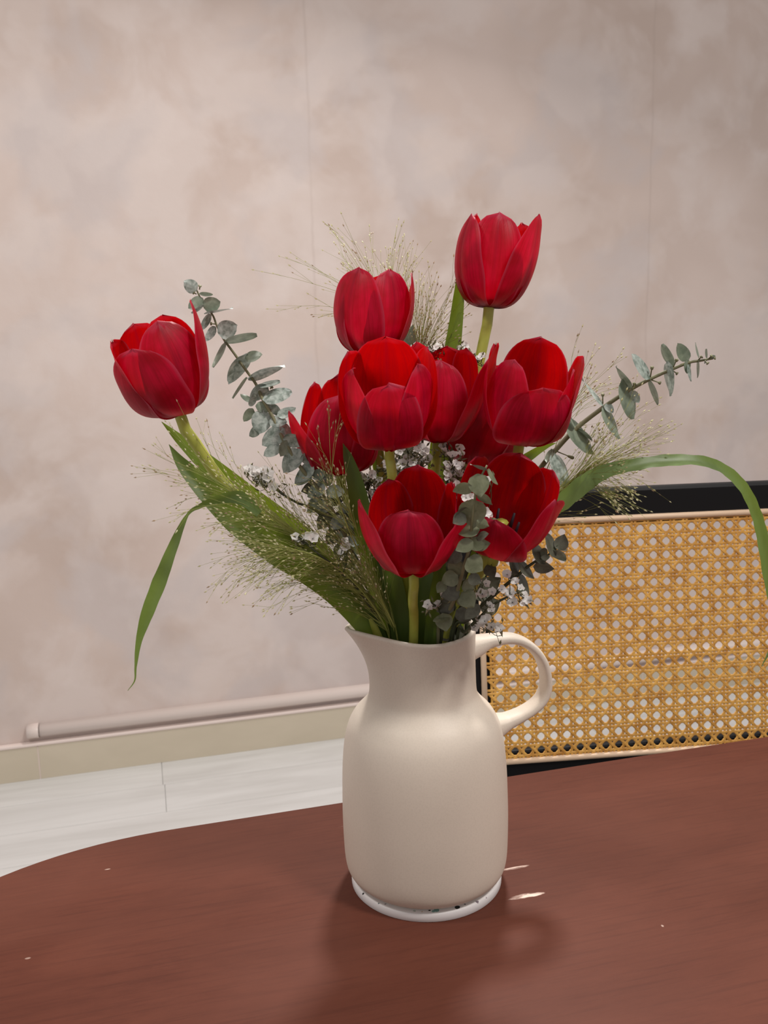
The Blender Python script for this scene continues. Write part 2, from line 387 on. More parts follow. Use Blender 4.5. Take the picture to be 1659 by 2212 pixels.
def strip(p, q):
    bm = bmesh.new(); tube(bm, [CP(*p, -.0012), CP(*q, -.0012)], .0036, 10); child('binding', bm, Mbind, chair)
strip((0, 0), (PWD, 0)); strip((0, PHT), (PWD, PHT)); strip((0, 0), (0, PHT)); strip((PWD, 0), (PWD, PHT))
bm = bmesh.new()
u0, v0 = .011, .0040
def ribbon(pts, wd, side):                          # flat strand with thickness
    prev = None
    for p in pts:
        q = [bm.verts.new(CP(*(Vector(p)+Vector((side[0]*s*wd/2, side[1]*s*wd/2, -h))))) for s, h in ((-1, 0), (-.6, .00055), (.6, .00055), (1, 0))]
        if prev:
            for k in range(3): bm.faces.new((prev[k], prev[k+1], q[k+1], q[k]))
        prev = q
SW = .0031; DL = .0021
U0, U1, V0, V1 = .002, PWD-.002, .002, PHT-.002
def wave(s, ph): return .0005*math.cos(math.pi*s+ph)
for i in range(NC+1):
    for s in (-1, 1):
        u = u0+i*A+s*DL; K = 60
        ribbon([(u, V0+(V1-V0)*k/K, -.0010+(.0003 if (k+i) % 2 else -.0003)) for k in range(K+1)], SW, (1, 0))
j = -1
while v0+j*AV < V1+.004:
    for s in (-1, 1):
        v = v0+j*AV+s*DL
        if not V0 < v < V1: continue
        K = 90
        ribbon([(U0+(U1-U0)*k/K, v, -.0014+(.0003 if (k+j) % 2 else -.0003)) for k in range(K+1)], SW, (0, 1))
    j += 1
s2 = math.sqrt(.5)
for sg in (1, -1):
    for k in range(-NR-6, NC+NR+6):
        # line u-u0 = (k+.5)A + sg*(v-v0)
        c0 = u0+(k+.5)*A
        pts = []; v = V0
        while v <= V1:
            u = c0+sg*(v-v0)*A/AV
            if U0 <= u <= U1: pts.append((u, v, -.0019+(.0009 if (int(round((v-V0)/(AV/2))) % 2) == (sg > 0) else 0)))
            v += AV/2
        if len(pts) > 1: ribbon(pts, .0033, (s2, -s2*sg))
tag(child('cane_weave', bm, Mcane, chair, False), kind='stuff')
# seat, legs (under and behind the table)
sz = .455
def wpt(u, n_, z):
    p = BL + cu*u - cn*n_; return Vector((p.x, p.y, z))
bm = bmesh.new(); SM = Matrix(((cu.x, cn.x, 0, BL.x), (cu.y, cn.y, 0, BL.y), (0, 0, 1, 0), (0, 0, 0, 1)))
box(bm, (0, -.42, sz-.03), (PWD, .0, sz), SM, .008); child('seat', bm, Mblack, chair, False)
for u in (-.008, PWD+.008):
    bm = bmesh.new(); b0 = CP(u, -.02, .013); tube(bm, [Vector((b0.x, b0.y, .0)), Vector((b0.x, b0.y, .3)), Vector((b0.x, b0.y, sz)), b0], .0125, 14); child('rear_leg', bm, Mblack, chair)
    bm = bmesh.new(); q = wpt(u + (.02 if u < 0 else -.02), .40, 0); tube(bm, [q, q+Vector((0, 0, sz-.03))], .0125, 14); child('front_leg', bm, Mblack, chair)

# ------------------------------------------------------------------ coaster
CR = .0566; CT = .0066
cst = empty('coaster', JUG, 'round white terrazzo coaster with dark chips under the jug', 'coaster')
bm = bmesh.new(); prof = [(0, 0), (CR-.0005, 0), (CR, .0006), (CR, CT-.0012), (CR-.0004, CT-.0003), (CR-.0014, CT), (0, CT)]
def lathe(bm, prof, n=96, c=Vector((0, 0, 0))):
    rings = []
    for r, z in prof:
        rings.append([bm.verts.new(c+Vector((r*math.cos(2*math.pi*k/n), r*math.sin(2*math.pi*k/n), z))) for k in range(n)] if r > 0 else [bm.verts.new(c+Vector((0, 0, z)))])
    for A_, B_ in zip(rings, rings[1:]):
        for k in range(n):
            q = [A_[k % len(A_)], A_[(k+1) % len(A_)], B_[(k+1) % len(B_)], B_[k % len(B_)]]
            u = []; [u.append(x) for x in q if x not in u]
            if len(u) > 2: bm.faces.new(u)
lathe(bm, prof); o = link('disc', bm, Mter, cst, True)
md = o.modifiers.new('e', 'EDGE_SPLIT'); md.split_angle = math.radians(40)

# ------------------------------------------------------------------ jug
jug = empty('jug', JUG+Vector((0, 0, CT)), 'matte cream ceramic jug with a spout and a looped handle, holding the bouquet', 'jug')
JZ = CT
SA = math.radians(14)                              # spout turned a little towards the camera
sp_dir = (-RGT*math.cos(SA) - FWD*math.sin(SA)); sp_ang = math.atan2(sp_dir.y, sp_dir.x)
HA = math.radians(14); h_dir = (RGT*math.cos(HA) + FWD*math.sin(HA))
#  (radius, height above table) outside profile
OUT = [(.0, JZ), (.044, JZ), (.0505, JZ+.0005), (.0552, JZ+.0028), (.0589, JZ+.0072), (.0606, JZ+.0150), (.0613, JZ+.028), (.0616, JZ+.048), (.0613, JZ+.066), (.0607, JZ+.084), (.0595, JZ+.100),
       (.0577, JZ+.112), (.0550, JZ+.1215), (.0506, JZ+.1295), (.0460, JZ+.1345), (.0425, JZ+.1385), (.0398, JZ+.1430), (.0389, JZ+.1490), (.0386, JZ+.158), (.0384, JZ+.168), (.0384, JZ+.176), (.0385, JZ+.183), (.0388, JZ+.189), (.0390, JZ+.1925)]
OUT = [(r, JZ+(z-JZ)*.982) for r, z in OUT]
def jug_prof(pr, n):                               # smooth resample
    P = catmull([Vector((r, 0, z)) for r, z in pr], n); return [(max(0, p.x), p.z) for p in P]
out = jug_prof(OUT, 3); ZT = OUT[-1][1]; ZN = JZ+.145
TH = .0034
inn = [(max(0, r-TH), z) for r, z in out if r > .03 and z > JZ+.006][::-1] + [(.045, JZ+.005), (0, JZ+.005)]
lip = [(out[-1][0]-.0004, ZT+.0012), (out[-1][0]-TH/2, ZT+.0018), (out[-1][0]-TH+.0004, ZT+.0012)]
full = out + lip + inn; NS = 144
def deform(r, z, th):
    d = (th-sp_ang+math.pi) % (2*math.pi) - math.pi
    s = min(1, max(0, (z-ZN)/(ZT-ZN)))
    g = math.exp(-(abs(d)/.50)**1.45)
    g2 = math.exp(-(abs(d)/.85)**2)
    r2 = r + .0175*g*s**2.3
    z2 = z + s*s*(.0035*g2*1.6 - .0012*math.exp(-(((abs(d)-math.pi/2))/.6)**2) + .0015*math.exp(-((math.pi-abs(d))/.5)**2))
    return r2, z2
bm = bmesh.new(); rings = []
for r, z in full:
    if r <= 1e-5: rings.append([bm.verts.new((0, 0, z-JZ))]); continue
    R_ = []
    for k in range(NS):
        th = 2*math.pi*k/NS; r2, z2 = deform(r, z, th)
        R_.append(bm.verts.new((r2*math.cos(th), r2*math.sin(th), z2-JZ)))
    rings.append(R_)
for A_, B_ in zip(rings, rings[1:]):
    for k in range(NS):
        q = [A_[k % len(A_)], A_[(k+1) % NS % len(A_)], B_[(k+1) % NS % len(B_)], B_[k % len(B_)]]
        u = []; [u.append(x) for x in q if x not in u]
        if len(u) > 2: bm.faces.new(u)
bmesh.ops.recalc_face_normals(bm, faces=bm.faces)
link('body', bm, Mjug, jug)
# handle: points read in the vertical plane through the axis
hn = Vector((h_dir.y, -h_dir.x, 0))
def hp(px, py):
    r = ray(px, py); t_ = (JUG-CAM).dot(hn)/r.dot(hn); return CAM + r*t_
HC = [(1012, 1398), (1030, 1393), (1052, 1385), (1080, 1379.5), (1108, 1379), (1134, 1388), (1156, 1406), (1171, 1430), (1178, 1458), (1178, 1484), (1169, 1508), (1150, 1527), (1124, 1543), (1096, 1556), (1072, 1566), (1058, 1572)]
HT = [.0090, .0074, .0048, .0038, .0035, .0034, .0034, .0034, .0034, .0035, .0036, .0038, .0041, .0052, .0085, .0105]   # half thickness in plane
HW = [.013, .0110, .0090, .0086, .0086, .0086, .0086, .0085, .0084, .0084, .0084, .0085, .0088, .0096, .0118, .014]      # half width
path = catmull([hp(*q) for q in HC], 6); tt = lerp_list(HT, 6); ww = lerp_list(HW, 6)
bm = bmesh.new(); prev = None; NSG = 20; J0 = JUG+Vector((0, 0, CT))
for i, p in enumerate(path):
    T_ = (path[min(i+1, len(path)-1)]-path[max(0, i-1)]).normalized(); nn = T_.cross(hn).normalized()
    R_ = []
    for k in range(NSG):
        a = 2*math.pi*k/NSG; ca, sa = math.cos(a), math.sin(a)
        R_.append(bm.verts.new(p - J0 + nn*(math.copysign(abs(ca)**.8, ca)*tt[i]) + hn*(math.copysign(abs(sa)**.8, sa)*ww[i])))
    if prev:
        for k in range(NSG): bm.faces.new((prev[k], prev[(k+1) % NSG], R_[(k+1) % NSG], R_[k]))
    else: bm.faces.new(R_)
    prev = R_
bm.faces.new(prev); bmesh.ops.recalc_face_normals(bm, faces=bm.faces)
link('handle', bm, Mjug, jug)

# ================================================================== bouquet
def mpp(p): return (p-CAM).dot(_F)/FPX        # metres per photograph pixel at a point
def inside(p, seed):                          # foot of a stem inside the jug
    r = random.Random(seed); a = r.uniform(0, 6.28); q = r.uniform(.008, .030)
    return Vector((JUG.x+q*math.cos(a), JUG.y+q*math.sin(a), JUG.z+CT+.016))
def stem_path(pts, seed, n=5):
    P = [at(*p) for p in pts]
    return catmull(P + [inside(P[-1], seed)], n)

def petal_mesh(bm, origin, ax, fr, rt, az, L, R, o, wf, sharp, inner, seed, curl=0.0):
    rd = random.Random(seed); a = math.radians(az)
    e = fr*math.cos(a) + rt*math.sin(a); tg = ax.cross(e)
    NU, NV = 16, 26; uvl = bm.loops.layers.uv.verify(); G = []
    R0 = R*(.93 if inner else 1.0); ph = rd.uniform(0, 6); am = rd.uniform(.6, 1.2)
    for j in range(NV+1):
        v = (j/NV)**.94; b = 1-v
        r = b**3*.05*R0 + 3*b*b*v*1.02*R0 + 3*b*v*v*1.14*R0 + v**3*o*R0
        h = 3*b*b*v*.01*L + 3*b*v*v*.60*L + v**3*L
        h -= 0
        if v < .50: s = .26 + .74*math.sin(math.pi/2*v/.50)
        else: s = max(0.0, 1-((v-.50)/.50)**2.15)**(sharp*.96)
        s = max(s, .012)
        w_ = wf*R*s; rho = R0*((1.04 if inner else 1.16)+.50*max(0, v-.45)+max(0, o-1)*.8)
        row = []
        for i in range(NU+1):
            u = 2*i/NU-1; th = u*w_/rho
            rr = r - rho*(1-math.cos(th)); tt_ = rho*math.sin(th)
            rr -= R*.035*math.exp(-(u/.10)**2)*math.sin(math.pi*min(1, v*1.02))          # midrib groove
            rr += R*.050*am*math.sin(6.0*v*am+ph+2.1*u)*abs(u)**2*v + R*.020*math.sin(17*v+ph*2+(3 if u > 0 else 0))*abs(u)**4*v                       # edge wave
            rr += curl*R*max(0, v-.6)**2*abs(u)                                           
            hh = h + R*.024*am*math.sin(7*u+ph)*v**5 + L*.007*math.exp(-(u/.14)**2)*v**14 + L*.018*rd.uniform(-1, 1)*(v > .97)*.5
            row.append(bm.verts.new(origin + ax*hh + e*rr + tg*tt_))
        G.append(row)
    for j in range(NV):
        for i in range(NU):
            f = bm.faces.new((G[j][i], G[j][i+1], G[j+1][i+1], G[j+1][i]))
            for lp, (a_, b_) in zip(f.loops, ((i, j), (i+1, j), (i+1, j+1), (i, j+1))): lp[uvl].uv = (a_/NU, b_/NV)

def tulip(label, base, tilt, lean, L, R, petals, stem, srad, seed):
    """base (px,py,d); lean = image direction of the axis in degrees from up (+ right); tilt towards the camera in degrees"""
    B = at(*base); k = mpp(B); view = (CAM-B).normalized()
    up = (_U - view*_U.dot(view)).normalized(); ri = up.cross(view)
    la, ta = math.radians(lean), math.radians(tilt)
    ax = ((up*math.cos(la)+ri*math.sin(la))*math.cos(ta) + view*math.sin(ta)).normalized()
    fr = (view - ax*view.dot(ax)).normalized(); rt = fr.cross(ax)*-1
    if rt.dot(ri) < 0: rt = -rt
    sp = stem_path(stem, seed)
    root = empty('tulip', sp[-1], label, 'tulip', 'red tulips in the jug')
    bm = bmesh.new(); P = catmull([B+ax*.004, B-ax*.004, B-ax*.012], 3)[:-1] + catmull([B-ax*.012] + [at(*p) for p in stem] + [sp[-1]], 7)
    tube(bm, P, [srad*k*(1.12 if i < 2 else 1) for i in range(len(P))], 12); child('stem', bm, Mstem, root)
    for i, p in enumerate(petals):
        az, inn_, lf, o, wf, sh = p[:6]
        bm = bmesh.new(); petal_mesh(bm, B, ax, fr, rt, az, L*k*lf, R*k, o, wf, sh, inn_, seed*10+i, p[6] if len(p) > 6 else 0)
        child('petal', bm, Mpetal, root)
    bm = bmesh.new(); tube(bm, [B+ax*.001, B+ax*.010, B+ax*.018, B+ax*.021], [.0022, .003, .0028, .0042], 8); child('pistil', bm, Mstem, root)
    for q in range(6):
        a = q*math.pi/3+.4; e = fr*math.cos(a)+rt*math.sin(a)
        bm = bmesh.new(); tube(bm, [B+ax*.002+e*.002, B+ax*.008+e*.007, B+ax*.012+e*.009, B+ax*.014+e*.0095, B+ax*.024+e*.0105], [.0007, .0006, .0005, .0013, .0008], 6); child('stamen', bm, Mstamen, root)
    return root

# petals: (azimuth from the viewer towards the right, inner, length, openness, half width, roundness)
T1 = tulip('lone red tulip leaning out at the far left on a yellow-green stem', (388, 893, -.02), 14, -19, 197, 98,
    [(-38, 0, .86, .78, 1.0, .50), (84, 0, 1.13, 1.00, .74, .72), (-158, 0, 1.0, .80, .85, .55), (20, 1, 1.04, .58, .82, .55), (-100, 1, .94, .90, .90, .45), (150, 1, 1.02, .72, .8, .55)],
    [(425, 962, -.015), (480, 1040, -.01), (560, 1115, -.01), (660, 1200, -.01), (760, 1300, -.01), (822, 1385, -.01)], 13, 1)
T2 = tulip('closed red tulip behind the centre cluster, left of the tallest one', (803, 768, .03), 2, 3, 180, 84,
    [(-44, 0, 1.0, .62, .98, .55), (96, 0, .98, .92, .78, .66), (-152, 0, .95, .7, .85, .5), (40, 1, 1.0, .56, .80, .55), (-105, 1, .93, .7, .8, .5), (160, 1, .95, .6, .8, .5)],
    [(806, 850, .03), (822, 1000, .02), (860, 1200, .012), (888, 1300, .008), (896, 1395, .005)], 11, 2)
T3 = tulip('tallest red tulip standing highest at the right with a bare pale stem', (1056, 665, .04), -5, 6, 190, 86,
    [(-62, 0, .98, .74, .84, .66), (64, 0, 1.02, 1.08, .84, .74), (178, 0, 1.0, .8, .85, .55), (2, 1, 1.0, .60, .76, .5), (-118, 1, 1.04, .66, .75, .6), (120, 1, .98, .75, .75, .6)],
    [(1045, 735, .04), (1030, 810, .038), (1008, 930, .03), (985, 1080, .02), (950, 1250, .01), (925, 1395, .0)], 11.5, 3)
T4 = tulip('open bright red tulip at the centre top, its round petal facing forward', (841, 957, -.045), 30, -2, 196, 99,
    [(2, 0, .90, .74, .74, .44), (116, 0, 1.02, .98, .78, .66), (-116, 0, 1.02, .88, .80, .58), (-60, 1, 1.0, .84, .72, .72), (58, 1, 1.02, .80, .74, .62), (180, 1, 1.08, .84, .98, .5)],
    [(848, 1035, -.04), (858, 1150, -.03), (880, 1290, -.004), (888, 1395, .0)], 11, 4)
T5 = tulip('red tulip tucked right of the centre bloom with a pointed right petal', (945, 951, -.002), 14, 3, 188, 88,
    [(-2, 1, .95, .56, .80, .55), (70, 0, 1.00, 1.20, .76, .78), (-66, 0, .82, .95, .78, .6), (170, 0, 1.02, .8, .8, .5), (122, 1, 1.04, .72, .74, .5), (-118, 1, 1.08, .74, .74, .5)],
    [(938, 1035, .0), (926, 1150, .0), (905, 1300, -.005), (902, 1395, -.005)], 11, 5)
T6 = tulip('half hidden red tulip behind and between the two right upper blooms', (1012, 998, .035), 12, 17, 195, 92,
    [(20, 0, .80, .9, 1.1, .5), (100, 0, 1.0, .85, .9, .6), (-140, 0, 1.05, .9, .9, .55), (-50, 1, 1.0, .8, .9, .5), (60, 1, .95, .75, .9, .5), (170, 1, 1.08, .75, .9, .5)],
    [(1004, 1040, .033), (985, 1130, .025), (955, 1260, .01), (932, 1395, .005)], 11, 6)
T7 = tulip('open red tulip at the right, beside the eucalyptus sprig', (1123, 953, -.03), 22, 9, 196, 95,
    [(20, 0, .78, .90, .96, .45), (102, 0, 1.0, 1.10, .80, .5), (-96, 0, 1.04, .84, .74, .66), (-36, 1, .98, .70, .74, .58), (72, 1, .94, .98, .62, .72), (172, 1, 1.08, .80, .95, .5)],
    [(1106, 1010, -.028), (1072, 1120, -.02), (1010, 1270, -.01), (962, 1395, -.005)], 11.5, 7)
T8 = tulip('dark red tulip at the left of the cluster with one petal splayed left', (736, 1022, .0), 12, -3, 190, 88,
    [(-70, 0, .76, 1.22, .86, .66), (10, 0, .92, .60, .98, .52), (110, 0, .95, 1.0, .85, .5), (-122, 1, 1.02, .66, .72, .5), (172, 1, 1.08, .64, .72, .5), (68, 1, .9, .9, .8, .5)],
    [(752, 1080, .0), (786, 1190, .0), (820, 1300, .0), (842, 1395, .0)], 11, 8)
T9 = tulip('wide open dark red tulip lowest in front, above the jug rim', (893, 1229, -.06), 25, -2, 186, 100,
    [(-4, 1, .88, .78, .80, .44), (-76, 0, .92, 1.14, .90, .55, -.5), (62, 0, .86, 1.44, .78, .60, -.5), (-140, 1, 1.0, .80, .74, .5), (165, 0, 1.14, .72, .80, .5), (100, 1, 1.02, .94, .70, .58)],
    [(892, 1300, -.045), (893, 1395, -.022)], 11, 9)
T10 = tulip('open dark red tulip at the lower right in front of the chair back', (1072, 1184, -.05), 34, 13, 182, 98,
    [(-10, 0, .70, .98, .86, .5, -.4), (-62, 1, .94, .80, .74, .58), (62, 0, .98, 1.10, .74, .68), (-122, 0, 1.0, .98, .72, .5), (176, 1, 1.08, .84, .88, .5), (122, 1, 1.04, 1.0, .72, .5)],
    [(1052, 1205, -.045), (1020, 1270, -.03), (985, 1340, -.015), (958, 1400, -.01)], 12, 10)

# ---- long leaves
def blade_mesh(bm, pts, wpx, rolls, fold=.22, n=6, curve=1.5, wav=0.0, seed=0):
    P = [at(*p) for p in pts]; path = catmull(P, n); W = lerp_list(wpx, n); Rl = lerp_list(rolls, n); prev = None; S = 8
    uvl = bm.loops.layers.uv.verify()
    for i, p in enumerate(path):
        T_ = (path[min(i+1, len(path)-1)]-path[max(0, i-1)]).normalized(); view = (CAM-p).normalized()
        side = T_.cross(view).normalized(); nr = side.cross(T_)
        if nr.dot(view) < 0: nr = -nr
        a = math.radians(Rl[i]); s2_ = side*math.cos(a)+nr*math.sin(a); n2 = nr*math.cos(a)-side*math.sin(a)
        k = mpp(p); hw = max(W[i], .6)*k/2/max(.35, math.cos(a)); row = []
        for j in range(S+1):
            u = 2*j/S-1
            q = p + s2_*(u*hw*(1+wav*math.sin(i*1.7+seed+j))) + n2*(hw*fold*(abs(u)**curve)) + n2*(hw*wav*1.5*math.sin(i*.9+seed)*u*abs(u))
            row.append(bm.verts.new(q))
        if prev:
            for j in range(S): bm.faces.new((prev[j], prev[j+1], row[j+1], row[j]))
        prev = row
def leaf(root, pts, wpx, rolls=None, m=None, name='leaf', fold=.22, wav=0., seed=0):
    bm = bmesh.new(); blade_mesh(bm, pts, wpx, rolls or [0]*len(pts), fold, 6, 1.5, wav, seed); return child(name, bm, m or Mtleaf, root)
leaf(T1, [(365, 960, -.03), (395, 1005, -.03), (445, 1055, -.03), (515, 1118, -.03), (600, 1180, -.03), (680, 1232, -.027), (745, 1290, -.022), (800, 1360, -.015), (830, 1420, -.01)], [1, 28, 52, 72, 80, 76, 66, 52, 40], [10, 10, 5, 0, 0, 0, 5, 5, 0], fold=.30)
leaf(T1, [(349, 911, .0), (385, 945, .0), (430, 985, .0), (480, 1028, .0), (545, 1080, .002), (625, 1140, .003), (700, 1205, .002), (780, 1300, .0), (835, 1400, .0)], [1, 20, 36, 46, 52, 54, 50, 44, 34], [-10]*9, fold=.3)
leaf(T3, [(989, 545, .055), (993, 590, .054), (989, 650, .053), (982, 710, .05), (975, 760, .048), (962, 850, .04), (945, 1000, .03), (925, 1200, .015), (912, 1395, .005)], [1, 14, 25, 31, 36, 40, 44, 44, 36], [15]*9, fold=.35)
leaf(T8, [(741, 958, -.03), (752, 985, -.028), (766, 1030, -.026), (778, 1080, -.024), (792, 1150, -.02), (815, 1260, -.015), (838, 1400, -.008)], [1, 20, 34, 42, 46, 44, 36], [-20]*7, fold=.35)
leaf(T7, [(1201, 957, -.01), (1178, 964, -.01), (1150, 980, -.01), (1122, 1002, -.01), (1090, 1050, -.008), (1040, 1170, -.005), (975, 1380, 0)], [1, 12, 19, 23, 28, 32, 30], [30]*7)
leaf(T9, [(950, 1215, -.035), (945, 1260, -.032), (938, 1310, -.028), (930, 1360, -.024), (925, 1420, -.02)], [22, 32, 34, 30, 26], [25]*5, fold=.4)
leaf(T5, [(905, 1180, -.012), (912, 1240, -.014), (915, 1300, -.014), (913, 1360, -.012), (910, 1430, -.01)], [30, 48, 52, 48, 40], [0]*5)
leaf(T4, [(800, 1120, -.02), (820, 1180, -.02), (845, 1250, -.019), (860, 1320, -.016), (866, 1420, -.012)], [10, 34, 44, 42, 36], [10]*5)
leaf(T2, [(755, 752, .035), (768, 780, .035), (785, 840, .03), (810, 960, .02), (850, 1200, .01), (868, 1400, .0)], [6, 14, 20, 26, 30, 26], [0]*6)
leaf(T2, [(893, 700, .06), (886, 728, .06), (880, 760, .06), (878, 850, .05), (876, 1050, .03), (880, 1395, .0)], [2, 24, 36, 34, 30, 24], [10]*6, m=Meuc2)

# ---- fountain grass sprays
def spray(label, stem, fans, seed, brown=.0, name='grass_spray'):
    rd = random.Random(seed); sp = stem_path(stem, seed+50, 6)
    root = empty(name, sp[-1], label, 'ornamental grass', 'fountain grass sprays')
    bm = bmesh.new(); n = len(sp); tube(bm, sp, [.00022+.0006*(i/n) for i in range(n)], 5); child('stem', bm, Mhair, root)
    hb, sb, bb_ = bmesh.new(), bmesh.new(), bmesh.new()
    def hair(pts, r0, r1, k=4):
        pth = catmull(pts, k); m_ = len(pth)-1
        tube(hb, pth, [r0+(r1-r0)*i/m_ for i in range(m_+1)], 3, False); return pth
    def seedat(p, d, s=1.):
        spindle(bb_ if rd.random() < brown else sb, p, d,   .0028*s*rd.uniform(.75, 1.15), .00056*s*rd.uniform(.8, 1.2), 4)
    for (t0, t1, n_, a0, a1, l0, l1, dd) in fans:
        for q in range(n_):
            t_ = rd.uniform(t0, t1); i = min(n-2, int((1-t_)*(n-1)*.80)); p = sp[i]; k = mpp(p)
            an = math.radians(rd.uniform(a0, a1)); Lp = rd.uniform(l0, l1)
            dz = rd.uniform(-dd, dd)
            e = p + (_R*math.cos(an)+_U*math.sin(an))*(Lp*k) + FWD*dz
            tang = (sp[max(0, i-2)]-sp[min(n-1, i+2)]).normalized()
            m1 = p + (e-p)*.33 + tang*(Lp*k*.10) ; m2 = p+(e-p)*.68+tang*(Lp*k*.07)+Vector([rd.uniform(-1, 1) for _ in range(3)])*(Lp*k*.03)
            pth = hair([p, m1, m2, e], .00019, .00008)
            seedat(pth[-1], pth[-1]-pth[-2])
            for z in range(rd.choice((2, 3, 4, 5))):
                ii = rd.randrange(int(len(pth)*.40), len(pth)-1); b0 = pth[ii]; dr = (pth[ii+1]-pth[ii]).normalized()
                dv = (dr*1.5 + Vector([rd.uniform(-1, 1) for _ in range(3)])*.75).normalized(); l_ = rd.uniform(14, 55)*k
                q1 = b0+dv*l_*.5+dr*l_*.08; q2 = b0+dv*l_+dr*l_*.2
                hh = hair([b0, q1, q2], .00010, .00007, 2); seedat(hh[-1], hh[-1]-hh[-2])
                if rd.random() < .35: seedat(hh[2], hh[2]-hh[1], .8)
    tag(child('panicle', hb, Mhair, root), kind='stuff')
    if len(sb.verts): tag(child('seed_heads', sb, Mseed, root, False), kind='stuff')
    if len(bb_.verts): tag(child('dry_seed_heads', bb_, Mseed2, root, False), kind='stuff')
    return root
# angles: 0 right, 90 up, 180 left
G1 = spray('grass spray fanning far left over the broad tulip leaf', [(505, 1060, -.045), (590, 1120, -.045), (680, 1180, -.04), (760, 1250, -.03), (815, 1320, -.022), (845, 1400, -.012)],
    [(.6, 1, 44, 128, 190, 60, 200, .03), (.85, 1, 8, 112, 172, 160, 250, .03), (.25, .8, 60, 125, 175, 90, 250, .03), (.0, .5, 40, 118, 155, 130, 270, .02)], 21, .3)
G2 = spray('grass spray drooping lowest left with pale seeds', [(600, 1178, -.05), (680, 1200, -.05), (745, 1240, -.04), (800, 1300, -.03), (835, 1360, -.02), (850, 1410, -.012)],
    [(.7, 1, 40, 160, 228, 60, 175, .03), (.35, .8, 44, 150, 205, 90, 240, .02), (.0, .4, 36, 120, 158, 90, 210, .02)], 22, .08)
G3 = spray('grass spray rising between the left eucalyptus and the centre stems', [(745, 1070, -.04), (765, 1130, -.04), (790, 1200, -.035), (820, 1290, -.028), (845, 1350, -.02), (855, 1400, -.012)],
    [(.7, 1, 14, 85, 155, 40, 100, .02), (.2, .75, 44, 105, 160, 70, 180, .03), (.0, .4, 36, 102, 142, 80, 200, .02)], 23, .2)
G4 = spray('grass spray standing up behind the closed tulip', [(842, 700, .06), (850, 760, .058), (862, 850, .05), (874, 1050, .035), (884, 1250, .015), (888, 1400, .005)],
    [(.90, 1.0, 26, 66, 126, 100, 260, .03), (.80, 1.0, 14, 60, 120, 60, 190, .03), (.86, .98, 8, 140, 176, 150, 300, .02)], 24, .2)
G5 = spray('thin grass spray beside the tall leaf of the highest tulip', [(902, 790, .062), (900, 830, .06), (898, 880, .05), (896, 1050, .03), (896, 1250, .01), (896, 1400, .004)],
    [(.90, 1.0, 40, 48, 98, 60, 230, .03), (.9, 1., 20, 40, 112, 50, 130, .03)], 25, .1)
G6 = spray('grass spray fanning right over the drooping grass blade', [(1270, 1010, -.02), (1215, 1055, -.02), (1150, 1110, -.02), (1070, 1200, -.015), (1000, 1300, -.01), (962, 1400, -.005)],
    [(.72, 1, 44, -4, 46, 60, 190, .03), (.45, .9, 52, 8, 62, 70, 260, .03), (.75, 1, 20, -36, -6, 70, 170, .02)], 26, .12)
G7 = spray('sparse grass wisps rising from behind the right tulip', [(1225, 880, .03), (1205, 950, .03), (1165, 1050, .025), (1090, 1180, .015), (1010, 1300, .005), (962, 1400, .0)],
    [(.8, 1, 10, 45, 100, 60, 180, .02), (.7, .95, 16, 15, 80, 40, 150, .02)], 27, .4)
G8 = spray('dark grass wisps crossing in front of the left tulip petals', [(715, 1010, -.05), (728, 1070, -.05), (760, 1160, -.045), (815, 1280, -.035), (850, 1350, -.025), (862, 1400, -.014)],
    [(.93, 1, 4, 72, 112, 60, 140, .01), (.3, .7, 20, 95, 150, 50, 120, .02), (.0, .35, 32, 100, 135, 60, 170, .02)], 28, .4)
# hanging blades belong to the grasses
leaf(G1, [(560, 1110, -.05), (520, 1075, -.052), (470, 1078, -.053), (432, 1093, -.054), (405, 1112, -.054), (378, 1170, -.052), (345, 1255, -.05), (318, 1325, -.048), (300, 1385, -.047), (293, 1440, -.046), (291, 1470, -.046), (276, 1492, -.046)],
     [16, 30, 18, 10, 6, 20, 31, 27, 13, 5, 3, 1], [0, 10, 40, 30, 10, 0, 0, 0, 0, 0, 0, 0], Mblade, 'blade', .18, .02, 1)
leaf(G6, [(1165, 1125, -.03), (1215, 1085, -.03), (1262, 1045, -.03), (1310, 1018, -.03), (1370, 1005, -.03), (1440, 996, -.028), (1510, 996, -.025), (1562, 1013, -.02), (1605, 1052, -.018), (1632, 1105, -.016), (1647, 1160, -.015), (1660, 1240, -.015), (1672, 1320, -.015), (1668, 1390, -.015), (1645, 1440, -.015)],
     [20, 36, 40, 30, 26, 25, 22, 21, 22, 22, 24, 24, 18, 8, 1], [0, 0, 0, 10, 30, 35, 35, 25, 10, 0, 0, 0, 0, 0, 0], Mblade, 'blade', .2, .05, 2)

